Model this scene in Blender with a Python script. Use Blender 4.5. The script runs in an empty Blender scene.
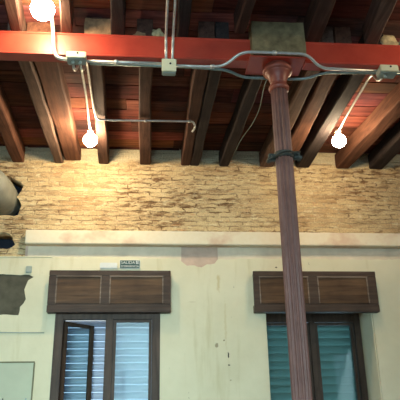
import bpy, bmesh, math, random
from mathutils import Vector, Matrix, noise
random.seed(7)
S = bpy.context.scene
COL = S.collection

# ------------------------------------------------------------------ camera
f = 590.0
p, yw, rl = math.radians(21.16), math.radians(5.12), math.radians(-1.04)
Fv = Vector((math.sin(yw)*math.cos(p), math.cos(yw)*math.cos(p), math.sin(p)))
R0 = Vector((math.cos(yw), -math.sin(yw), 0)); U0 = R0.cross(Fv)
Rv = R0*math.cos(rl) + U0*math.sin(rl); Uv = -R0*math.sin(rl) + U0*math.cos(rl)
cd = bpy.data.cameras.new('camera'); cam = bpy.data.objects.new('camera', cd); COL.objects.link(cam)
m = Matrix.Identity(4)
for i in range(3):
    m[i][0], m[i][1], m[i][2] = Rv[i], Uv[i], -Fv[i]
m[0][3], m[1][3], m[2][3] = 0, 0, 1.6
cam.matrix_world = m
cd.sensor_width = 36; cd.sensor_fit = 'HORIZONTAL'; cd.lens = f/400*36; cd.clip_start = .05
S.camera = cam

# ------------------------------------------------------------------ world, daylight, exposure
W = bpy.data.worlds.new('world'); S.world = W; W.use_nodes = True
bg = W.node_tree.nodes['Background']; bg.inputs[0].default_value = (.50, .74, .95, 1); bg.inputs[1].default_value = 1.25

def area(name, loc, sx, sz, power, color, aim):
    l = bpy.data.lights.new(name, 'AREA'); l.shape = 'RECTANGLE'; l.size = sx; l.size_y = sz
    l.energy = power; l.color = color; l.spread = math.radians(56)
    o = bpy.data.objects.new(name, l); COL.objects.link(o); o.location = loc
    o.rotation_euler = (Vector(aim)-Vector(loc)).to_track_quat('-Z', 'Z').to_euler()
    return o
DAY = (.60, .88, .92)
area('daylight_wide_window', (-1.05, -2.62, 2.2), 2.6, 3.9, 22, DAY, (-.85, 6, .9))
area('daylight_narrow_window', (5.4, -2.62, 1.9), 1.1, 3.0, 3.0, DAY, (2.5, 6, .9))
BULB_W = 98.0          # radiance of the glowing bulbs
BULB_COL = (1.0, .775, .49, 1)
S.view_settings.view_transform = 'Standard'; S.view_settings.look = 'None'
S.view_settings.exposure = 1.82; S.view_settings.gamma = 1.0; S.view_settings.use_curve_mapping = False

# ------------------------------------------------------------------ materials
class NT:
    def __init__(s, name):
        s.m = bpy.data.materials.new(name); s.m.use_nodes = True
        s.t = s.m.node_tree; s.b = s.t.nodes['Principled BSDF']
        s.tc = s.t.nodes.new('ShaderNodeTexCoord')
    def n(s, typ, **k):
        o = s.t.nodes.new(typ)
        for a, v in k.items(): setattr(o, a, v)
        return o
    def l(s, a, b): s.t.links.new(a, b)
    def mapping(s, scale=(1,1,1), rot=(0,0,0), loc=(0,0,0)):
        o = s.n('ShaderNodeMapping'); s.l(s.tc.outputs['Object'], o.inputs[0])
        o.inputs['Scale'].default_value = scale; o.inputs['Rotation'].default_value = rot; o.inputs['Location'].default_value = loc
        return o.outputs[0]
    def noise(s, vec, scale, detail=4, rough=.55, dist=0):
        o = s.n('ShaderNodeTexNoise'); s.l(vec, o.inputs['Vector'])
        o.inputs['Scale'].default_value = scale; o.inputs['Detail'].default_value = detail
        o.inputs['Roughness'].default_value = rough; o.inputs['Distortion'].default_value = dist
        return o.outputs['Fac']
    def ramp(s, fac, stops):
        o = s.n('ShaderNodeValToRGB'); s.l(fac, o.inputs[0]); e = o.color_ramp.elements
        while len(e) < len(stops): e.new(.5)
        for i, (q, c) in enumerate(stops):
            e[i].position = q; e[i].color = (*c, 1) if len(c) == 3 else c
        return o.outputs[0]
    def mix(s, fac, a, b, mode='MIX'):
        o = s.n('ShaderNodeMix', data_type='RGBA', blend_type=mode)
        if hasattr(fac, 'links'): s.l(fac, o.inputs[0])
        else: o.inputs[0].default_value = fac
        for v, i in ((a, 6), (b, 7)):
            if hasattr(v, 'links'): s.l(v, o.inputs[i])
            else: o.inputs[i].default_value = (*v, 1)
        return o.outputs[2]
    def bump(s, h, strength=.4, dist=.01):
        o = s.n('ShaderNodeBump'); s.l(h, o.inputs['Height']); o.inputs['Strength'].default_value = strength
        o.inputs['Distance'].default_value = dist; s.l(o.outputs[0], s.b.inputs['Normal'])
    def base(s, c, rough=.8, metal=0, spec=.4):
        if hasattr(c, 'links'): s.l(c, s.b.inputs['Base Color'])
        else: s.b.inputs['Base Color'].default_value = (*c, 1)
        s.b.inputs['Roughness'].default_value = rough; s.b.inputs['Metallic'].default_value = metal
        s.b.inputs['Specular IOR Level'].default_value = spec
        return s.m

def simple(name, c, rough=.6, metal=0, var=.25, scale=18, spec=.4):
    t = NT(name); v = t.mapping()
    n = t.noise(v, scale, 5)
    c2 = tuple(x*(1-var) for x in c); c3 = tuple(min(1, x*(1+var*.6)) for x in c)
    mt = t.base(t.ramp(n, [(.3, c2), (.7, c3)]), rough, metal, spec)
    t.bump(n, .12, .004)
    return mt

def brick_mat():
    t = NT('old_yellow_brick')
    v = t.mapping(rot=(math.radians(90), 0, 0))
    def warp(vec, scale, amt, sc3=(1, 1, 1)):
        mp = t.mapping(scale=sc3)
        w_ = t.n('ShaderNodeTexNoise'); t.l(mp, w_.inputs['Vector']); w_.inputs['Scale'].default_value = scale; w_.inputs['Detail'].default_value = 4
        sub = t.n('ShaderNodeVectorMath', operation='SUBTRACT'); t.l(w_.outputs['Color'], sub.inputs[0]); sub.inputs[1].default_value = (.5, .5, .5)
        sc = t.n('ShaderNodeVectorMath', operation='MULTIPLY'); t.l(sub.outputs[0], sc.inputs[0]); sc.inputs[1].default_value = amt
        ad = t.n('ShaderNodeVectorMath', operation='ADD'); t.l(vec, ad.inputs[0]); t.l(sc.outputs[0], ad.inputs[1]); return ad.outputs[0]
    wv = warp(warp(v, 2.2, (.12, .05, 0)), 13, (.10, .040, 0))
    br = t.n('ShaderNodeTexBrick'); t.l(wv, br.inputs['Vector'])
    br.inputs['Scale'].default_value = 1; br.inputs['Brick Width'].default_value = .25; br.inputs['Row Height'].default_value = .056
    br.inputs['Mortar Size'].default_value = .010; br.inputs['Mortar Smooth'].default_value = .7; br.inputs['Bias'].default_value = -.1
    br.inputs['Color1'].default_value = (.37, .25, .135, 1); br.inputs['Color2'].default_value = (.57, .44, .26, 1)
    br.inputs['Mortar'].default_value = (.60, .49, .32, 1)
    big = t.noise(t.mapping(), 1.7, 5, .6)
    c = t.mix(t.ramp(big, [(.38, (.15, .15, .15)), (.62, (.85, .85, .85))]), br.outputs['Color'], (.61, .50, .32))
    # open joints, broken and burnt bricks, painted brick shadows: short dark horizontal marks
    gap = t.noise(t.mapping(scale=(6.5, 6.5, 26)), 1.0, 5, .68)
    g = t.ramp(gap, [(.515, (0, 0, 0)), (.63, (1, 1, 1))])
    zone = t.noise(t.mapping(loc=(3, 0, 1.3)), 1.5, 3)
    ga = t.mix(1, g, t.ramp(zone, [(.38, (.25, .25, .25)), (.6, (.95, .95, .95))]), 'MULTIPLY')
    c2 = t.mix(ga, c, (.19, .11, .06))
    dash = t.noise(t.mapping(scale=(9.5, 9.5, 20), loc=(2, 5, 9)), 1.0, 3, .55)
    dm = t.mix(1, t.ramp(dash, [(.44, (0, 0, 0)), (.54, (1, 1, 1))]), t.ramp(br.outputs['Fac'], [(.25, (0, 0, 0)), (.75, (.85, .85, .85))]), 'MULTIPLY')
    dm = t.mix(1, dm, t.ramp(zone, [(.36, (.35, .35, .35)), (.56, (1, 1, 1))]), 'MULTIPLY')
    c2 = t.mix(dm, c2, (.13, .075, .04))
    lt = t.noise(t.mapping(scale=(9, 9, 22), loc=(7, 2, 4)), 1.0, 4, .6)
    c2 = t.mix(t.ramp(lt, [(.58, (0, 0, 0)), (.7, (.7, .7, .7))]), c2, (.74, .66, .47))
    red = t.noise(t.mapping(scale=(5, 5, 15), loc=(1, 8, 2)), 1.0, 3, .6)
    c2 = t.mix(t.ramp(red, [(.6, (0, 0, 0)), (.72, (.55, .55, .55))]), c2, (.45, .22, .11))
    # smeared grey mortar where joists enter the wall, with joist shadows painted in
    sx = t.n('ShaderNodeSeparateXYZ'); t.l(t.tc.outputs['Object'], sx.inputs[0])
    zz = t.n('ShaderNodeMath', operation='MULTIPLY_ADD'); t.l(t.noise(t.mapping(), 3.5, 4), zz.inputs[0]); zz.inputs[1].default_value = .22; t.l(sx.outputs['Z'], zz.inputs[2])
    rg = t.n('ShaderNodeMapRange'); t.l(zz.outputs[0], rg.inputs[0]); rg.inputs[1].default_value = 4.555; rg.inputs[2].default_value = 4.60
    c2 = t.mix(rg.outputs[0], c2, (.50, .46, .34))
    fine = t.noise(t.mapping(), 60, 4)
    c3 = t.mix(.45, c2, t.ramp(fine, [(.3, (.33, .28, .2)), (.7, (.85, .75, .55))]), 'OVERLAY')
    h = t.mix(.5, br.outputs['Fac'], ga)
    inv = t.n('ShaderNodeMath', operation='SUBTRACT'); inv.inputs[0].default_value = 1; t.l(h, inv.inputs[1])
    t.bump(inv.outputs[0], .8, .02)
    return t.base(c3, .95, 0, .15)

def plaster_mat(name='cream_plaster', a=(.68, .62, .42), b=(.78, .72, .51), marks=()):
    t = NT(name); v = t.mapping()
    big = t.noise(v, 1.8, 5, .6)
    c = t.ramp(big, [(.3, a), (.7, b)])
    drip = t.noise(t.mapping(scale=(9, 9, 1.1)), 1, 4)
    c = t.mix(t.ramp(drip, [(.58, (0, 0, 0)), (.75, (.55, .55, .55))]), c, (.56, .48, .25))
    sp = t.noise(t.mapping(scale=(1, 1, 1)), 26, 2, .4)
    c = t.mix(t.ramp(sp, [(.77, (0, 0, 0)), (.80, (.8, .8, .8))]), c, (.25, .2, .12))
    for mx_, mz_, sx_, sz_, col_, k_ in marks:
        mp = t.mapping(scale=(1/sx_, 0, 1/sz_), loc=(-mx_/sx_, 0, -mz_/sz_))
        wn = t.n('ShaderNodeTexNoise'); t.l(t.mapping(), wn.inputs['Vector']); wn.inputs['Scale'].default_value = .9/max(sx_, .02); wn.inputs['Detail'].default_value = 4
        ln = t.n('ShaderNodeVectorMath', operation='LENGTH'); t.l(mp, ln.inputs[0])
        sm = t.n('ShaderNodeMath', operation='ADD'); t.l(ln.outputs['Value'], sm.inputs[0]); t.l(wn.outputs['Fac'], sm.inputs[1])
        c = t.mix(t.ramp(sm.outputs[0], [(.75 if k_ < .9 else .9, (k_,)*3), (1, (0, 0, 0))]), c, col_)
    t.bump(t.noise(v, 14, 6), .18, .012)
    return t.base(c, .75, 0, .3)

def wood(name, dark, light, axis='Y', rough=.8, sc=1):
    t = NT(name)
    s = {'Y': (14, .9, 14), 'X': (.9, 14, 14), 'Z': (14, 14, .9)}[axis]
    v = t.mapping(scale=tuple(q*sc for q in s))
    g = t.noise(v, 1.6, 7, .65, .6)
    blot = t.noise(t.mapping(), 3.1, 3)
    c = t.ramp(g, [(.28, dark), (.72, light)])
    c = t.mix(t.ramp(blot, [(.4, (0, 0, 0)), (.72, (.5, .5, .5))]), c, tuple(q*.55 for q in dark))
    t.bump(g, .5, .012)
    return t.base(c, rough, 0, .15)

def board_mat():
    t = NT('shade_blotched_boards')
    at = t.n('ShaderNodeAttribute', attribute_name='tone')
    g = t.noise(t.mapping(scale=(1.2, 16, 16)), 1.5, 7, .65, .7)
    blot = t.noise(t.mapping(), 2.4, 4)
    c = t.ramp(g, [(.25, (.06, .020, .015)), (.55, (.27, .098, .068)), (.8, (.42, .19, .14))])
    c = t.mix(t.ramp(blot, [(.42, (0, 0, 0)), (.68, (.75, .75, .75))]), c, (.060, .050, .052))  # greyed blots paint the cool ceiling shade into the board colour
    c = t.mix(.85, c, at.outputs['Color'], 'MULTIPLY')
    t.bump(g, .5, .012)
    return t.base(c, .9, 0, .12)

def paint_mat(name, a, b, worn, scale=7, rough=.45):
    t = NT(name); v = t.mapping()
    n = t.noise(v, scale, 5); c = t.ramp(n, [(.3, a), (.7, b)])
    w = t.noise(t.mapping(loc=(4, 2, 1)), scale*5, 6, .7)
    c = t.mix(t.ramp(w, [(.66, (0, 0, 0)), (.72, (.7, .7, .7))]), c, worn)
    t.bump(n, .15, .006)
    return t.base(c, rough, 0, .5)

def ledge_mat():
    t = NT('cream_painted_ledge'); v = t.mapping()
    st = t.noise(t.mapping(loc=(.35, 0, 0), scale=(1.3, 1, 1.6)), 1.5, 4, .55)
    c = t.mix(t.ramp(st, [(.52, (0, 0, 0)), (.63, (1, 1, 1))]), (.80, .70, .52), (.68, .50, .36))
    n = t.noise(v, 20, 5)
    c = t.mix(.25, c, t.ramp(n, [(.3, (.45, .42, .36)), (.7, (.75, .7, .62))]), 'OVERLAY')
    t.bump(n, .15, .008)
    return t.base(c, .8, 0, .3)

def slat_mat(name, c, trans, w=.35):
    t = NT(name)
    t.base(c, .5, 0, .4)
    tr = t.n('ShaderNodeBsdfTranslucent'); tr.inputs[0].default_value = (*trans, 1)
    mx = t.n('ShaderNodeMixShader'); mx.inputs[0].default_value = w
    out = t.t.nodes['Material Output']
    t.l(t.b.outputs[0], mx.inputs[1]); t.l(tr.outputs[0], mx.inputs[2]); t.l(mx.outputs[0], out.inputs[0])
    return t.m

def glass_mat():
    t = NT('window_glass'); out = t.t.nodes['Material Output']
    tr = t.n('ShaderNodeBsdfTransparent'); tr.inputs[0].default_value = (.86, .93, .93, 1)
    gl = t.n('ShaderNodeBsdfGlossy'); gl.inputs['Roughness'].default_value = .03
    fr = t.n('ShaderNodeLayerWeight'); fr.inputs[0].default_value = .5
    pw = t.n('ShaderNodeMath', operation='POWER'); t.l(fr.outputs['Facing'], pw.inputs[0]); pw.inputs[1].default_value = 4
    mu = t.n('ShaderNodeMath', operation='MULTIPLY_ADD'); t.l(pw.outputs[0], mu.inputs[0]); mu.inputs[1].default_value = .6; mu.inputs[2].default_value = .007
    mx = t.n('ShaderNodeMixShader'); t.l(mu.outputs[0], mx.inputs[0]); t.l(tr.outputs[0], mx.inputs[1]); t.l(gl.outputs[0], mx.inputs[2])
    t.l(mx.outputs[0], out.inputs[0])
    return t.m

def glow_mat(k=1.0, name='glowing_bulb'):
    t = NT(name); t.base((1, .95, .85), .4)
    t.b.inputs['Emission Color'].default_value = BULB_COL; t.b.inputs['Emission Strength'].default_value = BULB_W*k
    return t.m

M = dict(
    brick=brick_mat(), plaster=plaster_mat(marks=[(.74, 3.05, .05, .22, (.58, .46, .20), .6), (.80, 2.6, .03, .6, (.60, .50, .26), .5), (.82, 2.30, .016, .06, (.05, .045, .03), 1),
        (.825, 2.20, .022, .016, (.05, .045, .03), 1), (.70, 2.40, .035, .05, (.28, .22, .12), .8), (.78, 2.45, .02, .02, (.25, .2, .1), .9), (1.38, 3.23, .022, .014, (.12, .1, .06), 1),
        (.835, 2.05, .02, .02, (.4, .33, .18), .8), (.45, 2.85, .10, .008, (.5, .42, .24), .6)]), boards=board_mat(), ledge=ledge_mat(), glass=glass_mat(), glow=glow_mat(), glow_dim=glow_mat(.52, 'dimmer_glowing_bulb'), glow_low=glow_mat(.44, 'weaker_glowing_bulb'),
    undercoat=simple('pinkish_undercoat', (.60, .44, .34), .95, 0, .25, 5),
    band=simple('greyish_render_band', (.74, .63, .47), .9, 0, .15, 5),
    cement=simple('grey_cement_patch', (.105, .095, .065), .95, 0, .3, 9),
    sideplaster=plaster_mat('side_wall_plaster', (.42, .38, .28), (.5, .46, .34)),
    joist=wood('dark_joist_wood', (.030, .015, .012), (.125, .062, .044)),
    joist_pale=wood('greyish_joist_wood', (.055, .033, .026), (.215, .135, .100)),
    joist_red=wood('reddish_joist_wood', (.060, .026, .018), (.20, .088, .052)),
    joist_deep=wood('blackened_joist_wood', (.018, .015, .017), (.060, .043, .038)),
    boxwood=wood('brown_varnished_wood', (.050, .032, .024), (.115, .075, .053), 'X', .5),
    boxpanel=wood('rubbed_panel_wood', (.050, .027, .016), (.19, .105, .052), 'X', .5),
    boxedge=wood('lit_edge_wood', (.10, .07, .05), (.40, .30, .23), 'X', .6),  # pale moulding wood with the lit panel edges painted in
    framewood=wood('window_frame_wood', (.045, .030, .022), (.115, .074, .052), 'Z', .45),
    girder=paint_mat('red_oxide_paint', (.40, .040, .022), (.50, .062, .032), (.25, .04, .03)),
    column=paint_mat('maroon_column_paint', (.17, .078, .062), (.245, .118, .096), (.36, .22, .19), 9, .5),
    capital=paint_mat('red_capital_paint', (.22, .050, .035), (.30, .080, .050), (.36, .16, .12), 9, .45),
    padstone=simple('mossy_pad_block', (.21, .165, .085), .95, 0, .5, 14),
    steel=simple('galvanised_steel', (.60, .60, .56), .38, .5, .15, 30),
    teal=simple('tarnished_conduit', (.22, .30, .29), .45, .5, .2, 30),
    boxcream=simple('cream_box_plastic', (.80, .75, .50), .5, 0, .1, 12),
    boxgrey=simple('grey_box_plastic', (.36, .40, .34), .5, 0, .1, 12),
    black=simple('black_rubber', (.015, .015, .015), .6),
    duct=simple('dull_duct_metal', (.26, .28, .25), .6, .2, .2, 6),
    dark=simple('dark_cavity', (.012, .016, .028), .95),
    rubble=simple('broken_pale_rubble', (.50, .40, .22), .95, 0, .4, 22),
    rubble_b=simple('broken_brown_masonry', (.33, .19, .10), .95, 0, .4, 22),
    clamp=simple('weathered_clamp_metal', (.075, .085, .075), .6, .4, .4, 40),
    white=simple('off_white_plastic', (.72, .72, .66), .5, 0, .06, 10),
    cream=simple('aged_cream_plastic', (.70, .62, .44), .5, 0, .1, 10),
    signgreen=simple('dark_green_sign', (.012, .06, .05), .5, 0, .1, 10),
    panel=simple('pale_green_board', (.50, .52, .37), .6, 0, .06, 6),
    paneledge=simple('olive_board_edge', (.17, .16, .08), .6),
    slat_blue=slat_mat('pale_blue_slats', (.52, .55, .62), (.45, .58, .75), .18),
    slat_teal=slat_mat('teal_louvre_slats', (.19, .27, .235), (.2, .34, .33), .3),
    tealframe=simple('dark_teal_wood', (.03, .075, .08), .55, 0, .15, 20),
    floor=simple('terracotta_floor', (.16, .10, .07), .6, 0, .2, 4),
    porcelain=simple('white_porcelain', (.75, .72, .65), .3, 0, .05),
    ground=simple('street_ground', (.25, .25, .25), .9),
)

# ------------------------------------------------------------------ helpers
def link(name, bm, mat, parent=None, smooth=False):
    me = bpy.data.meshes.new(name); bmesh.ops.recalc_face_normals(bm, faces=bm.faces); bm.to_mesh(me); bm.free()
    if smooth:
        for q in me.polygons: q.use_smooth = True
    o = bpy.data.objects.new(name, me); COL.objects.link(o)
    if mat: me.materials.append(mat)
    if parent: o.parent = parent
    return o
def tag(o, label, cat, group=None):
    o['label'] = label; o['category'] = cat
    if group: o['group'] = group
    return o
def struct(o): o['kind'] = 'structure'; return o
def empty(name, loc=(0, 0, 0)):
    o = bpy.data.objects.new(name, None); COL.objects.link(o); o.location = loc; o.empty_display_size = .1
    return o
def child(name, bm, mat, parent, smooth=False):
    """mesh given in world coordinates, hung under a thing"""
    bmesh.ops.translate(bm, verts=bm.verts, vec=-parent_world(parent))
    return link(name, bm, mat, parent, smooth)
def parent_world(o):
    v = Vector(o.location)
    while o.parent: o = o.parent; v += Vector(o.location)
    return v
def box(bm, x0, x1, y0, y1, z0, z1, bev=0):
    r = bmesh.ops.create_cube(bm, size=1)['verts']
    for v in r:
        v.co = Vector(((x0+x1)/2+v.co.x*(x1-x0), (y0+y1)/2+v.co.y*(y1-y0), (z0+z1)/2+v.co.z*(z1-z0)))
    if bev:
        es = {e for v in r for e in v.link_edges}
        bmesh.ops.bevel(bm, geom=list(es), offset=bev, segments=2, affect='EDGES')
    return r
def BX(*a, **k):
    bm = bmesh.new(); box(bm, *a, **k); return bm
def lathe(bm, prof, c, n=32, mod=None):
    rings = []
    for r, z in prof:
        ring = []
        for i in range(n):
            a = 2*math.pi*i/n; rr = r*(mod(a, z) if mod else 1)
            ring.append(bm.verts.new((c[0]+rr*math.cos(a), c[1]+rr*math.sin(a), c[2]+z)))
        rings.append(ring)
    for a, b in zip(rings, rings[1:]):
        for i in range(n): bm.faces.new((a[i], a[(i+1) % n], b[(i+1) % n], b[i]))
    bm.faces.new(rings[0][::-1]); bm.faces.new(rings[-1])
def tube(bm, pts, r, n=10, res=6, rfun=None):
    """round tube through points, corners rounded"""
    P = [Vector(q) for q in pts]; path = [P[0]]
    for i in range(1, len(P)-1):
        a, b, c = P[i-1], P[i], P[i+1]
        d = min((a-b).length, (c-b).length)*.45
        s, e = b+(a-b).normalized()*d, b+(c-b).normalized()*d
        for k in range(res+1):
            t = k/res; path.append(s*(1-t)**2+b*2*t*(1-t)+e*t*t)
    path.append(P[-1])
    if rfun:
        dense = []
        for a, b in zip(path, path[1:]):
            k = max(1, int((b-a).length/.012))
            dense += [a.lerp(b, j/k) for j in range(k)]
        path = dense+[path[-1]]
    rings = []; up = Vector((.13, .31, .94)); L = 0
    for i, q in enumerate(path):
        t = (path[min(i+1, len(path)-1)]-path[max(i-1, 0)]).normalized()
        u = (up-t*up.dot(t)).normalized(); w = t.cross(u); up = u
        if i: L += (q-path[i-1]).length
        rr = rfun(L) if rfun else r
        rings.append([bm.verts.new(q+(u*math.cos(2*math.pi*k/n)+w*math.sin(2*math.pi*k/n))*rr) for k in range(n)])
    for a, b in zip(rings, rings[1:]):
        for i in range(n): bm.faces.new((a[i], a[(i+1) % n], b[(i+1) % n], b[i]))
    bm.faces.new(rings[0][::-1]); bm.faces.new(rings[-1])
def sheet(outer, holes, y0, y1):
    """a slab in the XZ plane from y0 to y1 with real holes"""
    cu = bpy.data.curves.new('outline', 'CURVE'); cu.dimensions = '2D'; cu.fill_mode = 'BOTH'; cu.extrude = (y1-y0)/2
    for poly in [outer]+holes:
        sp = cu.splines.new('POLY'); sp.points.add(len(poly)-1); sp.use_cyclic_u = True
        for pt, (x, z) in zip(sp.points, poly): pt.co = (x, z, 0, 1)
    ob = bpy.data.objects.new('outline', cu); COL.objects.link(ob)
    dg = bpy.context.evaluated_depsgraph_get(); dg.update()
    me = bpy.data.meshes.new_from_object(ob.evaluated_get(dg))
    bm = bmesh.new(); bm.from_mesh(me)
    for v in bm.verts: v.co = Vector((v.co.x, (y0+y1)/2+v.co.z, v.co.y))
    bmesh.ops.remove_doubles(bm, verts=bm.verts, dist=1e-5)
    bpy.data.objects.remove(ob); bpy.data.curves.remove(cu); bpy.data.meshes.remove(me)
    return bm
def rect(x0, x1, z0, z1): return [(x0, z0), (x1, z0), (x1, z1), (x0, z1)]
def ragged(pts, amp, step=.03, seed=0):
    rnd = random.Random(seed); out = []
    for (a, b), (c, d) in zip(pts, pts[1:]):
        n = max(1, int(math.hypot(c-a, d-b)/step))
        for k in range(n):
            t = k/n; j = amp if 0 < k else amp*.3
            out.append((a+(c-a)*t+rnd.uniform(-j, j), b+(d-b)*t+rnd.uniform(-j, j)))
    out.append(pts[-1]); return out

# ------------------------------------------------------------------ room shell
XL, XR, YB, YF = -4.5, 6.6, -2.5, 6.2
ZC = 4.62
W1 = (-.962, .116, .06, 2.76)     # left window opening
W2 = (1.227, 2.402, .06, 2.96)    # right window opening
struct(link('floor', BX(XL-.3, XR+.3, YB-.3, YF+.7, -.12, 0), M['floor']))

# upper brick wall with the broken hole for the duct
duct_hole = ragged([(-1.86, 3.86), (-1.75, 3.80), (-1.44, 3.80), (-1.415, 3.92), (-1.47, 4.02), (-1.41, 4.15), (-1.45, 4.19), (-1.6, 4.27), (-1.83, 4.25), (-1.90, 4.05), (-1.86, 3.86)], .012, .05, 3)[:-1]
low_hole = ragged([(-1.95, 3.42), (-1.70, 3.40), (-1.52, 3.42), (-1.44, 3.47), (-1.47, 3.55), (-1.56, 3.60), (-1.80, 3.58), (-1.95, 3.42)], .012, .04, 5)[:-1]
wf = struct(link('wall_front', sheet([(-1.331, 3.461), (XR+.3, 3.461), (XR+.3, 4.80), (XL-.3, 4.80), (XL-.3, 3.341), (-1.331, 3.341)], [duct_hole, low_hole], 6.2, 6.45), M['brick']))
struct(link('wall_front_core', sheet([(XL-.3, 0), (XR+.3, 0), (XR+.3, 3.4599), (-1.33, 3.4599), (-1.33, 3.34), (XL-.3, 3.34)], [rect(*W1), rect(*W2)], 6.216, 6.86), M['undercoat'])).name = 'wall_front.001'
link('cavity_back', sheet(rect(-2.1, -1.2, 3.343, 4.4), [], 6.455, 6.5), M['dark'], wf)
# thin render coat with a ragged top, a bare cement patch and bare pink spots
top = ragged([(3.2, 3.335), (2.5, 3.325), (1.5, 3.332), (.95, 3.325), (.74, 3.315), (.70, 3.27), (.62, 3.262), (.56, 3.225), (.48, 3.25), (.40, 3.245), (.345, 3.29), (.28, 3.325), (-.4, 3.338), (-1.18, 3.335), (-1.35, 3.335), (-2.2, 3.335)], .007, .04, 9)
outer = [(XL-.3, 0), (XR+.3, 0), (XR+.3, 3.34)] + top + [(XL-.3, 3.34)]
patch = ragged([(-2.3, 3.14), (-1.5, 3.142), (-1.262, 3.138), (-1.215, 3.115), (-1.27, 3.08), (-1.30, 2.98), (-1.275, 2.88), (-1.325, 2.80), (-1.335, 2.715), (-2.3, 2.72), (-2.3, 3.14)], .006, .04, 4)[:-1]
render = link('render_coat', sheet(outer, [rect(*W1), rect(*W2), patch], 6.2, 6.2159), M['plaster'], bpy.data.objects['wall_front.001'])
link('cement_patch', sheet(rect(-2.32, -1.19, 2.70, 3.16), [], 6.2162, 6.2175), M['cement'], bpy.data.objects['wall_front.001']).location = (0, -.0058, 0)
# shallow groove line beside the left window and the upper plaster border
link('plaster_border', BX(-2.6, -1.04, 6.192, 6.1998, 3.326, 3.336, bev=.002), M['plaster'], bpy.data.objects['wall_front.001'])

b = bmesh.new()
for a_, c_, s_ in ((-1.30, .34, 21), (.74, XR, 22)):
    low = ragged([(a_, 3.30), (c_, 3.30)], .004, .05, s_)
    bb = sheet([(x, z) for x, z in low]+[(c_, 3.454), (a_, 3.454)], [], 6.2065, 6.2158)
    me = bpy.data.meshes.new('t'); bb.to_mesh(me); bb.free(); b.from_mesh(me); bpy.data.meshes.remove(me)
link('grey_band', b, M['band'], bpy.data.objects['wall_front.001'])
struct(link('wall_left', BX(XL-.3, XL, YB-.3, YF, 0, 4.8), M['sideplaster']))
struct(link('wall_right', BX(XR, XR+.3, YB-.3, YF, 0, 4.8), M['sideplaster']))
struct(link('wall_back', sheet(rect(XL, XR, 0, 4.8), [rect(-2.4, .3, .2, 4.2), rect(4.85, 5.95, .2, 3.45)], -2.8, -2.5), M['sideplaster']))
for nm, x0, x1, z1 in (('window_3', -2.4, .3, 4.2), ('window_4', 4.85, 5.95, 3.45)):
    b = bmesh.new()
    n = 3 if x1-x0 > 2 else 2
    for k in range(n+1):
        x = x0+(x1-x0)*k/n; box(b, max(x0, x-.04), min(x1, x+.04), -2.56, -2.51, .2, z1)
    for z in (.2, 1.9, z1-.06): box(b, x0, x1, -2.555, -2.515, z, z+.06)
    w = struct(link(nm, b, M['framewood']))

# boarded ceiling: separate planks running along the wall
bm = bmesh.new(); cl = bm.loops.layers.color.new('tone'); y = YB
rnd = random.Random(11)
while y < YF-.01:
    w = rnd.uniform(.17, .26); y1 = min(YF, y+w)
    x = XL+rnd.uniform(-1.5, 0)
    while x < XR:
        L = rnd.uniform(1.4, 2.9); x1 = min(XR, x+L); a = max(XL, x)
        if x1 > a:
            dz = rnd.uniform(-.006, .006); n0 = len(bm.faces)
            box(bm, a+.002, x1-.002, y+.007, y1-.007, ZC+.006+dz, ZC+.05+dz)
            bm.faces.ensure_lookup_table()
            t = rnd.uniform(.5, 1.15); tt = (t, t*rnd.uniform(.8, 1.02), t*rnd.uniform(.75, 1.02), 1)
            for fc in bm.faces[n0:]:
                for lp in fc.loops: lp[cl] = tt
        x += L
    y = y1
box(bm, XL, XR, YB, YF, ZC+.06, ZC+.12)
struct(link('ceiling', bm, M['boards']))

# ledge along the wall
bm = BX(-1.32, XR, 6.105, 6.2, 3.455, 3.606, bev=.007)
struct(link('trim_1', bm, M['ledge']))

# ------------------------------------------------------------------ windows
def window(name, x0, x1, z0, z1, y0, y1, stiles, head, cen):
    w = struct(empty(name, ((x0+x1)/2, y0, z0)))
    b = bmesh.new(); box(b, x0, x0+stiles[0], y0, y1, z0, z1, bev=.006); box(b, x1-stiles[1], x1, y0, y1, z0, z1, bev=.006)
    box(b, x0+stiles[0], x1-stiles[1], y0+.004, y1, head, z1, bev=.004); box(b, x0+stiles[0], x1-stiles[1], y0+.004, y1, z0, z0+.07, bev=.004)
    child('window_frame', b, M['framewood'], w)
    child('centre_post', BX(cen[0], cen[1], y0-.006, y1-.005, z0+.07, head, bev=.006), M['framewood'], w)
    return w
def casement(w, x0, x1, y, z0, z1, st=.045, angle=0):
    """leaf hinged at x0"""
    L = x1-x0
    def tr(bm):
        bmesh.ops.rotate(bm, verts=bm.verts, cent=(0, 0, 0), matrix=Matrix.Rotation(math.radians(angle), 3, 'Z'))
        bmesh.ops.translate(bm, verts=bm.verts, vec=(x0, y, 0)); return bm
    b = bmesh.new()
    box(b, 0, st, 0, .04, z0, z1, bev=.004); box(b, L-st, L, 0, .04, z0, z1, bev=.004)
    box(b, st, L-st, .002, .038, z1-st*.8, z1, bev=.003); box(b, st, L-st, .002, .038, z0, z0+st*1.6, bev=.003)
    c = child('casement', tr(b), M['framewood'], w)
    g = tr(BX(st-.005, L-st+.005, .017, .022, z0+st, z1-st*.8))
    bmesh.ops.translate(g, verts=g.verts, vec=-parent_world(w)); link('pane', g, M['glass'], c)
    return c
w1 = window('window_1', W1[0], W1[1], .06, 2.745, 6.19, 6.26, (.085, .085), 2.668, (-.444, -.366))
casement(w1, -.866, -.446, 6.265, .14, 2.662, .045, 49)
casement(w1, -.364, .029, 6.205, .14, 2.664, .028)
w2 = window('window_2', W2[0], W2[1]-.008, .06, 2.945, 6.58, 6.65, (.05, .075), 2.70, (1.80, 1.862))
casement(w2, 1.279, 1.797, 6.595, .14, 2.69, .03)
casement(w2, 1.866, 2.306, 6.595, .14, 2.69, .03)
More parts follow.
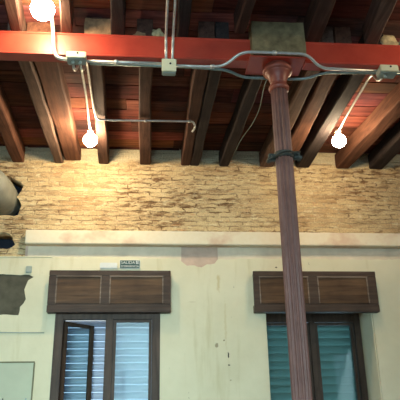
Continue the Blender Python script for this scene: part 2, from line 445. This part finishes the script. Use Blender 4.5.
b = BX(W2[1]-.012, W2[1]-.0005, 6.217, 6.8, .06, 2.959); box(b, W2[0]+.0005, W2[0]+.012, 6.217, 6.8, .06, 2.959)
box(b, W2[0]+.012, W2[1]-.012, 6.217, 6.8, 2.948, 2.959)
child('plaster_reveal', b, M['plaster'], w2)

# roller shutter outside the left window
rs = tag(empty('roller_shutter', (-.42, 6.70, .07)), 'pale blue roller shutter of horizontal slats behind the left window', 'shutter')
b = bmesh.new(); z = .08
while z < 2.70:
    n = 7; pitch = .076; ring = []
    for k in range(n):
        t = k/(n-1); ring.append((6.70-.016*math.sin(math.pi*t), z+t*pitch*.972))
    fr_ = [[b.verts.new((x, yy, zz)) for yy, zz in ring] for x in (-.93, .085)]
    bk_ = [[b.verts.new((x, yy+.004, zz)) for yy, zz in ring] for x in (-.93, .085)]
    for A in (fr_, bk_):
        for k in range(n-1): b.faces.new((A[0][k], A[1][k], A[1][k+1], A[0][k+1]))
    for k in (0, n-1): b.faces.new((fr_[0][k], fr_[1][k], bk_[1][k], bk_[0][k]))
    z += pitch
child('slat_curtain', b, M['slat_blue'], rs)
b = BX(-.955, -.925, 6.68, 6.73, .07, 2.75); box(b, .08, .11, 6.68, 6.73, .07, 2.75)
child('guide_rail', b, M['tealframe'], rs)
# louvred shutters outside the right window
for x0, x1, side in ((1.25, 1.80, 'left'), (1.82, 2.385, 'right')):
    lab = {'left': 'dark teal louvred shutter leaf seen between plaster edge and red column', 'right': 'dark teal louvred shutter leaf right of the red column'}[side]
    t = tag(empty('louvred_shutter', ((x0+x1)/2, 6.74, .07)), lab, 'shutter', 'louvred shutters of the right window')
    b = BX(x0, x0+.05, 6.72, 6.765, .07, 2.755, bev=.004); box(b, x1-.075, x1, 6.72, 6.765, .07, 2.755, bev=.004)
    box(b, x0+.05, x1-.075, 6.722, 6.763, 2.675, 2.755); box(b, x0+.05, x1-.075, 6.722, 6.763, .07, .17)
    child('frame', b, M['tealframe'], t)
    b = bmesh.new(); z = .18; a = math.radians(58)
    while z < 2.64:
        r = box(b, x0+.045, x1-.07, -.044, .044, -.004, .004)
        for v in r:
            yy, zz = v.co.y, v.co.z
            v.co.y = 6.742 - yy*math.cos(a) + zz*math.sin(a)*0; v.co.z = z + .05 + yy*math.sin(a) + zz
        z += .084
    child('louvre_slats', b, M['slat_teal'], t)

# ------------------------------------------------------------------ blind boxes over the windows
def blind_box(x0, x1, label, panels):
    z0, z1, yf = 2.730, 3.165, 6.105
    t = tag(empty('blind_box', ((x0+x1)/2, 6.2, z0)), label, 'blind box', 'brown wooden blind boxes over the windows')
    b = BX(x0+.01, x1-.01, yf+.022, 6.197, z0+.02, z1-.01, bev=.004)
    child('carcass', b, M['boxwood'], t)
    b = bmesh.new()                                      # face frame
    zt, zb = z1-.055, z0+.075
    box(b, x0, x1, yf, yf+.0219, zt, z1, bev=.004)
    xs = [x0]+[q for pn in panels for q in pn]+[x1]
    for a_, c_ in zip(xs[0::2], xs[1::2]): box(b, a_, c_, yf, yf+.0219, zb+.001, zt-.001, bev=.004)
    child('face_frame', b, M['boxwood'], t)
    b = BX(x0-.001, x1+.001, yf-.002, 6.195, z0-.004, zb, bev=.004)
    child('bottom_rail', b, M['boxwood'], t)
    for a_, c_ in panels:
        b = BX(a_+.012, c_-.012, yf+.012, yf+.0218, zb+.012, zt-.012, bev=.002)
        pn = child('panel', b, M['boxpanel'], t)
        b = bmesh.new()
        (a_, c_, yf-.003, yf+.0216, zb+.001, zb+.014); box(b, a_, c_, yf-.003, yf+.0216, zt-.014, zt-.001); box(b, a_, c_, yf+.004, yf+.0216, zt-.012, zt-.001)
        box(b, a_, a_+.011, yf+.004, yf+.0216, zb+.012, zt-.012); box(b, c_-.011, c_, yf+.004, yf+.0216, zb+.012, zt-.012)
        bmesh.ops.translate(b, verts=b.verts, vec=-parent_world(t)); link('moulding', b, M['boxedge'], pn)
    return t
blind_box(-1.040, .222, 'brown two-panel wooden blind box above the left window, below the small sign', [(-.965, -.50), (-.415, .145)])
blind_box(1.103, 2.450, 'brown two-panel wooden blind box above the right window, crossed by the column', [(1.165, 1.70), (1.80, 2.355)])

# ------------------------------------------------------------------ girders, pad block, column
GZ0, GZ1, GY = 4.236, 4.431, 3.805
def girder(x0, x1, label):
    b = bmesh.new()
    prof = [(GY, GZ0), (GY+.105, GZ0), (GY+.105, GZ0+.012), (GY+.075, GZ0+.018), (GY+.075, GZ1-.018), (GY+.105, GZ1-.012), (GY+.105, GZ1), (GY, GZ1), (GY, GZ1-.010), (GY+.006, GZ1-.016), (GY+.006, GZ0+.016), (GY, GZ0+.010)]
    n = 60; rings = []
    for k in range(n+1):
        x = x0+(x1-x0)*k/n; rings.append([b.verts.new((x, yy, zz)) for yy, zz in prof])
    for A, B in zip(rings, rings[1:]):
        for i in range(len(prof)): b.faces.new((A[i], A[(i+1) % len(prof)], B[(i+1) % len(prof)], B[i]))
    b.faces.new(rings[0]); b.faces.new(rings[-1][::-1])
    return tag(link('steel_girder', b, M['girder']), label, 'girder', 'red girders under the joists')
girder(XL, .757, 'red painted steel girder running left from the column head')
girder(1.182, XR, 'red painted steel girder running right from the column head')
b = bmesh.new()
box(b, .760, 1.178, 3.742, 3.862, 4.252, 4.56)
bmesh.ops.subdivide_edges(b, edges=b.edges[:], cuts=7, use_grid_fill=True)
for v in b.verts:
    if v.co.z > 4.26: v.co += Vector(noise.noise_vector(v.co*9))*.007
tag(link('pad_block', b, M['padstone']), 'rough mossy tan block on the column plate between the two red girders', 'block')

CX, CY = .970, 3.858
col_ = tag(empty('cast_iron_column', (CX, CY, 0)), 'fluted maroon cast iron column with red capital in front of the right window', 'column')
b = bmesh.new(); lathe(b, [(.14, 0), (.14, .10), (.125, .12), (.125, .20), (.10, .24), (.09, .30), (.073, .33)], (CX, CY, 0), 40)
child('base', b, M['column'], col_, True)
b = bmesh.new()
def flute(a, z): return 1-.15*(.5+.5*math.cos(14*a))**1.4
def rshaft(z): return .0665-.0025*(z/4)
lathe(b, [(rshaft(z), z) for z in [.33+(4.00-.33)*k/24 for k in range(25)]], (CX, CY, 0), 144, flute)
child('shaft', b, M['column'], col_, True)
b = bmesh.new(); lathe(b, [(.062, 4.000), (.072, 4.006), (.078, 4.018), (.078, 4.034), (.072, 4.045), (.062, 4.052)], (CX, CY, 0), 48)
child('neck_ring', b, M['capital'], col_, True)
b = bmesh.new(); lathe(b, [(.060, 4.052), (.063, 4.08), (.070, 4.108), (.080, 4.132), (.092, 4.150), (.098, 4.156), (.098, 4.160), (.105, 4.162), (.114, 4.168), (.116, 4.182), (.110, 4.196), (.100, 4.200), (.100, 4.221)], (CX, CY, 0), 48)
child('capital', b, M['capital'], col_, True)
child('top_plate', BX(.734, 1.166, 3.728, 3.976, 4.222, 4.235, bev=.003), M['girder'], col_)

# clamp band round the column
t = tag(empty('pipe_clamp', (CX, CY, 3.45)), 'dark metal clamp band bolted round the fluted column', 'clamp')
b = bmesh.new(); lathe(b, [(.069, 3.430), (.0735, 3.432), (.0735, 3.474), (.069, 3.476)], (CX, CY, 0), 40)
child('band', b, M['clamp'], t)
for s, zz in ((-1, 3.438), (1, 3.458)):
    b = BX(*sorted((CX+s*.070, CX+s*.118)), CY-.022, CY+.014, zz-.03, zz+.026, bev=.004)
    box(b, *sorted((CX+s*.100, CX+s*.128)), CY-.034, CY+.024, zz-.034, zz-.012, bev=.003)
    lg = child('lug', b, M['clamp'], t)
    b = bmesh.new(); tube(b, [(CX+s*.094, CY-.045, zz), (CX+s*.094, CY+.035, zz)], .009, 8)
    bmesh.ops.translate(b, verts=b.verts, vec=-parent_world(t)); link('bolt', b, M['clamp'], lg)
b = bmesh.new(); tube(b, [(CX-.13, CY-.02, 3.405), (CX-.06, CY-.082, 3.435), (CX, CY-.088, 3.462), (CX+.05, CY-.082, 3.448), (CX+.118, CY-.03, 3.48)], .006, 8)
child('tie_wire', b, M['clamp'], t, True)

# ------------------------------------------------------------------ joists
def joist(y0, y1, xa, xb, zb, mat, label, group, seed):
    """xa=(left,right) at y0, xb=(left,right) at y1"""
    cx, = ((xa[0]+xa[1])/2,)
    o0 = Vector((cx, y0, zb)); b = bmesh.new(); n = 26; zt = 4.607; rings = []; h = zt-zb
    for k in range(n+1):
        u = k/n; y_ = y0+(y1-y0)*u; l = xa[0]+(xb[0]-xa[0])*u; r = xa[1]+(xb[1]-xa[1])*u
        def nz(q): return noise.noise(Vector((seed*3.7+q, y_*2.3, seed*.7)))*.015
        c = .010+.006*abs(noise.noise(Vector((seed, y_*4, 3))))
        sag = abs(noise.noise(Vector((seed, y_*1.7, 9))))*.006
        l += nz(0); r += nz(5)
        pr = [(l, zt), (l+nz(2)*.5, zb+c+h*.4), (l, zb+c+sag), (l+c, zb+sag), ((l+r)/2, zb+sag*.5), (r-c, zb+sag), (r, zb+c+sag), (r+nz(7)*.5, zb+c+h*.4), (r, zt)]
        rings.append([b.verts.new(Vector((x, y_, z_))-o0) for x, z_ in pr])
    q = len(rings[0])
    for A, B in zip(rings, rings[1:]):
        for i in range(q): b.faces.new((A[i], A[(i+1) % q], B[(i+1) % q], B[i]))
    b.faces.new(rings[0]); b.faces.new(rings[-1][::-1])
    o = link('ceiling_joist', b, M[mat]); o.location = o0
    return tag(o, label, 'joist', group)
GA, GB = 'joists between girder and brick wall', 'joists on the near side of the girder'
JA = [
 ((-1.48, -1.375), (-1.56, -1.425), 4.431, 'joist_red', 'reddish brown joist furthest left, between girder and brick wall', 3.83),
 ((-1.103, -1.002), (-1.097, -.990), 4.431, 'joist_pale', 'greyish pale joist pressed against the left side of a wide reddish joist', 3.83),
 ((-.988, -.788), (-.980, -.806), 4.468, 'joist_red', 'wide reddish joist set higher, right beside the greyish pale joist', 3.92),
 ((-.512, -.400), (-.600, -.484), 4.431, 'joist', 'brown joist just right of the glowing bulb at the brick wall, left side', 3.83),
 ((-.122, -.006), (-.126, -.006), 4.431, 'joist', 'straight brown joist crossed midway by the thin horizontal conduit', 3.83),
 ((.358, .480), (.343, .446), 4.431, 'joist', 'left joist of the tight pair where the horizontal conduit ends', 3.83),
 ((.490, .594), (.450, .551), 4.431, 'joist_deep', 'right joist of the tight pair where the horizontal conduit ends', 3.83),
 ((.884, .986), (.787, .897), 4.431, 'joist_deep', 'blackened joist left of the column, ending alone at the brick wall', 3.875),
 ((1.335, 1.435), (1.262, 1.422), 4.431, 'joist_pale', 'narrow greyish joist running behind the column below its capital', 3.83),
 ((1.462, 1.590), (1.469, 1.640), 4.431, 'joist_red', 'orange-brown joist just right of the column and the narrow greyish joist', 3.83),
 ((1.735, 1.850), (1.695, 1.852), 4.431, 'joist_deep', 'dark joist beside the sloping conduit left of the right bulb', 3.83),
 ((2.386, 2.545), (2.165, 2.331), 4.431, 'joist_red', 'lit orange-brown joist running down to the right of the right bulb', 3.83),
 ((2.690, 2.830), (2.571, 2.740), 4.431, 'joist_deep', 'dark joist in the far right corner above the brick wall', 3.83),
]
for i, (xa, xb, zb, mt, lab, ys) in enumerate(JA): joist(ys, 6.195, xa, xb, zb, mt, lab, GA, i+1)
JB = [
 ((-1.08, -.99), (-.94, -.85), 'joist', 'brown joist above the girder at the top left, left of the brightest bulb'),
 ((-.700, -.615), (-.57, -.47), 'joist', 'dark joist above the girder just right of the brightest bulb'),
 ((-.323, -.223), (-.259, -.193), 'joist_deep', 'dark upright joist above the girder between the brightest bulb and the twin conduits'),
 ((.177, .275), (.160, .235), 'joist_deep', 'blackened joist above the girder right beside the twin conduits'),
 ((.622, .712), (.740, .850), 'joist', 'dim brown joist above the girder leading to the left corner of the pad block'),
 ((1.200, 1.320), (1.126, 1.242), 'joist', 'brown joist above the girder just right of the pad block'),
 ((1.680, 1.790), (1.530, 1.659), 'joist_pale', 'paler joist above the girder at the top right corner'),
]
for i, (xa, xb, mt, lab) in enumerate(JB):
    # xb is the position at y = 2.2; carry the same line on to the back wall but not beyond a metre
    k = (YB+.005-3.82)/(2.2-3.85); k = min(k, 2.0)
    e = tuple(a+(c-a)*k for a, c in zip(xa, (xb[0], xb[0]+(xa[1]-xa[0]))))
    y_end = 3.82+(2.2-3.85)*k
    ys = 3.82 if not (i == 4) else 3.735
    joist(y_end, ys, e, xa, 4.432, mt, lab, GB, i+31)

# rubble stuffed on the girder between the joist ends
def chunk(c, s, seed, mat, label):
    b = bmesh.new(); bmesh.ops.create_icosphere(b, subdivisions=3, radius=1)
    for v in b.verts:
        d = v.co.copy(); k = 1+.35*noise.noise(d*1.6+Vector((seed, 0, 0)))+.12*noise.noise(d*5+Vector((0, seed, 0)))
        v.co = Vector((d.x*s[0]*k, d.y*s[1]*k, max(-s[2]*.75, d.z*s[2]*k)))
    o = link('rubble_chunk', b, M[mat]); o.location = c; o['group'] = 'rubble on top of the girder'
    return tag(o, label, 'rubble', 'rubble on top of the girder')
chunk((.03, 3.86, 4.475), (.055, .04, .058), 2, 'rubble', 'pale yellow broken stone on the girder left of the twin conduits')
chunk((-.10, 3.86, 4.462), (.055, .04, .04), 5, 'rubble_b', 'brown broken stone on the girder left of the pale yellow one')
b = BX(-.105, .105, -.045, .045, -.078, .078)
bmesh.ops.subdivide_edges(b, edges=b.edges[:], cuts=6, use_grid_fill=True)
for v in b.verts: v.co += Vector(noise.noise_vector(v.co*14+Vector((3, 1, 2))))*.008
o = link('masonry_block', b, M['rubble_b']); o.location = (-.425, 3.87, 4.512)
tag(o, 'reddish masonry block on the girder between two joists at upper left', 'block')
chunk((1.89, 3.865, 4.49), (.095, .045, .08), 9, 'rubble', 'yellow broken stone on the girder above the right junction box')
chunk((2.06, 3.865, 4.48), (.08, .04, .062), 12, 'rubble', 'yellow broken stone on the girder at the right edge')

# ------------------------------------------------------------------ junction boxes
def jbox(x0, x1, y0, y1, z0, z1, label, knob=None):
    cx = (x0+x1)/2
    t = tag(empty('junction_box', (cx, y0, z0)), label, 'junction box', 'cream junction boxes on the girder')
    child('box_body', BX(x0, x1, y0+.014, y1, z0, z1, bev=.006), M['boxgrey'], t)
    cv = child('cover', BX(x0-.003, x1+.003, y0, y0+.0135, z0+.004, z1-.002, bev=.005), M['boxcream'], t)
    b = bmesh.new(); tube(b, [(cx+.01, y0-.003, (z0+z1)/2+.012), (cx+.01, y0+.004, (z0+z1)/2+.012)], .008, 10)
    bmesh.ops.translate(b, verts=b.verts, vec=-parent_world(t)); link('plug_hole', b, M['black'], cv)
    if knob:
        for kx in knob:
            b = bmesh.new(); lathe(b, [(.012, -.022), (.014, -.012), (.011, 0)], (kx, (y0+y1)/2, z0), 14)
            child('cable_gland', b, M['boxgrey'], t, True)
    return t
jbox(-.628, -.490, 3.695, 3.795, 4.135, 4.195, 'cream junction box below the girder on the left, fed by a curving conduit', (-.585, -.53))
jbox(.070, .172, 3.72, 3.785, 4.060, 4.175, 'cream upright junction box under the twin conduits near the picture centre')
jbox(1.728, 1.864, 3.685, 3.79, 4.100, 4.165, 'yellowish junction box below the girder on the right', (1.775,))

# ------------------------------------------------------------------ conduits
def conduit(pts, r, mat, label, parts=()):
    P0 = Vector(pts[0]); b = bmesh.new(); tube(b, [Vector(q)-P0 for q in pts], r, 12)
    o = link('conduit', b, M[mat], None, True); o.location = P0
    tag(o, label, 'conduit', 'electrical conduits on girder and ceiling')
    for q, ax in parts:
        v = Vector(q)-P0; c = bmesh.new()
        d = {'x': Vector((.014, 0, 0)), 'y': Vector((0, .014, 0)), 'z': Vector((0, 0, .014))}[ax]
        tube(c, [v-d, v+d], r*1.45, 12); link('coupling', c, M[mat], o, True)
    return o
conduit([(-.487, 3.775, 4.163), (.066, 3.775, 4.163)], .0115, 'steel', 'pale conduit along the girder from left box to centre box', [((-.27, 3.775, 4.163), 'x')])
conduit([(.176, 3.775, 4.150), (.36, 3.775, 4.148), (.54, 3.775, 4.155), (.665, 3.712, 4.250), (1.175, 3.712, 4.250), (1.285, 3.775, 4.170), (1.731, 3.775, 4.160)], .0115, 'steel', 'pale conduit rising over the front of the column plate', [((.45, 3.775, 4.151), 'x'), ((.92, 3.712, 4.250), 'x')])
conduit([(1.864, 3.775, 4.158), (3.6, 3.775, 4.165)], .0115, 'steel', 'pale conduit leaving the right box towards the right edge')
conduit([(-.48, 3.892, 4.222), (.30, 3.892, 4.220), (.585, 3.91, 4.216), (.715, 3.992, 4.206), (.95, 3.996, 4.206), (1.22, 3.992, 4.206), (1.36, 3.90, 4.216), (1.75, 3.89, 4.22), (3.6, 3.892, 4.22)], .011, 'teal', 'dull teal conduit under the girder, bending behind the column plate')
conduit([(-.631, 3.765, 4.165), (-.71, 3.768, 4.178), (-.735, 3.77, 4.26), (-.762, 3.77, 4.50), (-.785, 3.70, 4.585), (-.795, 3.60, 4.590)], .0145, 'steel', 'thick pale conduit curving up the girder face to the brightest bulb')
conduit([(.098, 1.0, 4.405), (.098, 3.62, 4.405), (.098, 3.752, 4.37), (.100, 3.755, 4.178)], .0105, 'steel', 'left tube of the twin conduits dropping into the centre box')
conduit([(.152, 1.0, 4.405), (.152, 3.62, 4.405), (.152, 3.752, 4.37), (.147, 3.755, 4.178)], .0105, 'steel', 'right tube of the twin conduits dropping into the centre box')
conduit([(-.585, 3.765, 4.124), (-.585, 3.83, 4.118), (-.586, 3.95, 4.20), (-.588, 4.10, 4.398), (-.590, 4.7, 4.402), (-.612, 5.18, 4.404), (-.612, 5.33, 4.404)], .010, 'steel', 'pale conduit running from the left box to the bulb at the brick wall')
conduit([(-.53, 3.765, 4.124), (-.53, 3.83, 4.118), (-.531, 3.95, 4.20), (-.535, 4.10, 4.400), (-.545, 4.90, 4.406), (-.53, 5.10, 4.406), (-.42, 5.115, 4.406), (.36, 5.10, 4.408), (.405, 5.10, 4.404), (.43, 5.15, 4.37), (.40, 5.19, 4.34)], .0095, 'steel', 'pale conduit turning right at the left bulb and crossing three joists', [((-.06, 5.108, 4.4055), 'x'), ((.37, 5.10, 4.407), 'x')])
conduit([(1.79, 3.802, 4.14), (1.80, 3.88, 4.15), (1.81, 3.97, 4.21), (1.865, 4.16, 4.400), (1.878, 4.9, 4.402), (1.888, 5.06, 4.402), (1.895, 5.18, 4.402)], .011, 'steel', 'pale conduit running from the right box to the right bulb')
P0 = Vector((.985, 3.98, 4.20))
b = bmesh.new(); tube(b, [Vector(q)-P0 for q in [(.975, 3.99, 4.20), (.95, 4.15, 4.30), (.985, 4.45, 4.415), (1.02, 4.85, 4.418), (1.0, 5.15, 4.42), (.93, 5.5, 4.42), (.91, 5.9, 4.425)]], .0028, 8)
o = link('loose_cable', b, M['teal'], None, True); o.location = P0
tag(o, 'thin pale loose cable sagging under the ceiling left of the column', 'cable')

# ------------------------------------------------------------------ bulbs
def bulb(c, r, top, label, mat='glow'):
    t = tag(empty('light_bulb', (c[0], c[1], top)), label, 'light bulb', 'bare glowing ceiling bulbs')
    b = bmesh.new()
    prof = [(.004, -r)]
    for k in range(1, 12):
        a = math.pi*k/14; prof.append((r*math.sin(a), -r*math.cos(a)))
    prof += [(.022, r*1.10), (.020, r*1.22)]
    lathe(b, prof, c, 20); child('glass_globe', b, M[mat], t, True)  # globes drawn oversize so their shape takes in the glare
    b = bmesh.new(); z0 = c[2]+r*1.22; hgt = max(.015, top-z0)
    lathe(b, [(.021, 0), (.027, .003), (.030, hgt*.5), (.026, hgt)], (c[0], c[1], z0), 20)
    child('lamp_holder', b, M['porcelain'], t, True)
bulb((-.790, 3.52, 4.418), .085, 4.59, 'brightest bare bulb, above the girder at the top left', 'glow_low')
bulb((-.613, 5.37, 4.315), .070, 4.425, 'bare bulb near the brick wall, left of the picture centre')
bulb((1.898, 5.235, 4.300), .070, 4.420, 'bare bulb at the end of the sloping conduit, right of the column', 'glow_dim')
# the same kind of lamp carries on beyond the right edge of the picture
bulb((2.95, 3.25, 4.400), .060, 4.58, 'bare bulb on the near side of the girder, beyond the right edge')

# ------------------------------------------------------------------ duct
b = bmesh.new()
tube(b, [(-1.655, 6.44, 4.02), (-1.655, 6.05, 4.02), (-1.70, 5.80, 4.03), (-2.1, 5.50, 4.10), (-3.9, 5.20, 4.20)], .185, 36, 10, rfun=lambda L: .180+.006*abs(math.sin(L*math.pi/.075)))
d = link('ventilation_duct', b, M['duct'], None, True)
tag(d, 'dull grey ribbed ventilation duct coming out of the broken hole at the left edge', 'duct')

# ------------------------------------------------------------------ small things on the wall
t = tag(empty('exit_sign', (-.212, 6.2, 3.205)), 'small green and white exit sign on the left blind box', 'sign')
child('sign_board', BX(-.322, -.104, 6.185, 6.1995, 3.206, 3.300, bev=.002), M['white'], t)
b = BX(-.317, -.109, 6.1835, 6.1849, 3.211, 3.296)
child('green_field', b, M['signgreen'], t)
def text(s, size, x, z, y, mat, parent, name):
    cu = bpy.data.curves.new(name, 'FONT'); cu.body = s; cu.size = size; cu.extrude = .0006; cu.align_x = 'LEFT'
    ob = bpy.data.objects.new(name, cu); COL.objects.link(ob)
    dg = bpy.context.evaluated_depsgraph_get(); dg.update()
    me = bpy.data.meshes.new_from_object(ob.evaluated_get(dg)); bpy.data.objects.remove(ob); bpy.data.curves.remove(cu)
    bm = bmesh.new(); bm.from_mesh(me); bpy.data.meshes.remove(me)
    for v in bm.verts: v.co = Vector((x+v.co.x, y-v.co.z, z+v.co.y))
    return child(name, bm, mat, parent)
text('SALIDA', .046, -.309, 3.257, 6.1826, M['white'], t, 'lettering')
b = BX(-.150, -.115, 6.1822, 6.1834, 3.256, 3.291)
child('pictogram_field', b, M['white'], t)
b = bmesh.new()                                            # running figure and door
lathe(b, [(.0035, 0), (.0035, .001)], (0, 0, 0), 10)
for v in b.verts: v.co = Vector((-.134+v.co.x, 6.1818-v.co.z, 3.285+v.co.y))
for (xa_, za_), (xb_, zb_) in (((-.143, 3.281), (-.147, 3.271)), ((-.147, 3.271), (-.139, 3.266)), ((-.139, 3.266), (-.142, 3.259)), ((-.147, 3.271), (-.155, 3.262)), ((-.143, 3.279), (-.135, 3.275)), ((-.144, 3.279), (-.153, 3.276))):
    tube(b, [(xa_+.008, 6.1818, za_), (xb_+.008, 6.1818, zb_)], .0016, 6)
box(b, -.1225, -.1165, 6.1812, 6.1820, 3.259, 3.288)
child('pictogram', b, M['signgreen'], t)
text('EMERGENCIA', .032, -.309, 3.221, 6.1826, M['white'], t, 'small_lettering')

t = tag(empty('emergency_light', (-.435, 6.2, 3.19)), 'cream slim emergency light beside the exit sign on the left blind box', 'emergency light')
child('housing', BX(-.535, -.338, 6.165, 6.199, 3.180, 3.232, bev=.006), M['cream'], t)
child('diffuser', BX(-.528, -.345, 6.150, 6.1645, 3.232-.034, 3.262, bev=.006), M['white'], t)

t = tag(empty('wall_socket_box', (-1.27, 6.2, 3.15)), 'small grey box on the plaster at the corner of the bare cement patch', 'socket box')
child('body', BX(-1.298, -1.238, 6.178, 6.199, 3.158, 3.228, bev=.004), M['boxgrey'], t)
child('cover', BX(-1.292, -1.244, 6.170, 6.1775, 3.164, 3.222, bev=.003), M['boxgrey'], t)

b = bmesh.new(); tube(b, [(-2.4, 6.193, 2.545), (-1.6, 6.193, 2.540), (-1.06, 6.193, 2.535)], .006, 8)
tag(link('surface_cable', b, M['boxgrey'], None, True), 'thin grey cable running level across the plaster to the left window', 'cable')

t = tag(empty('wall_board', (-1.6, 6.2, .9)), 'large pale green board with an olive edge left of the left window', 'board')
child('board_face', BX(-2.3, -1.140, 6.188, 6.199, .9, 2.238), M['panel'], t)
b = BX(-2.3, -1.130, 6.183, 6.199, 2.2385, 2.252); box(b, -1.1395, -1.127, 6.183, 6.199, .9, 2.238)
child('edge_strip', b, M['paneledge'], t)
for x in (-1.405, -1.185):
    b = bmesh.new(); box(b, x-.014, x+.014, 6.172, 6.187, 1.80, 1.905, bev=.003)
    for v in b.verts:
        if v.co.z > 1.88: v.co.x = x+(v.co.x-x)*.3
    child('clip', b, M['clamp'] if x < -1.3 else M['teal'], t)
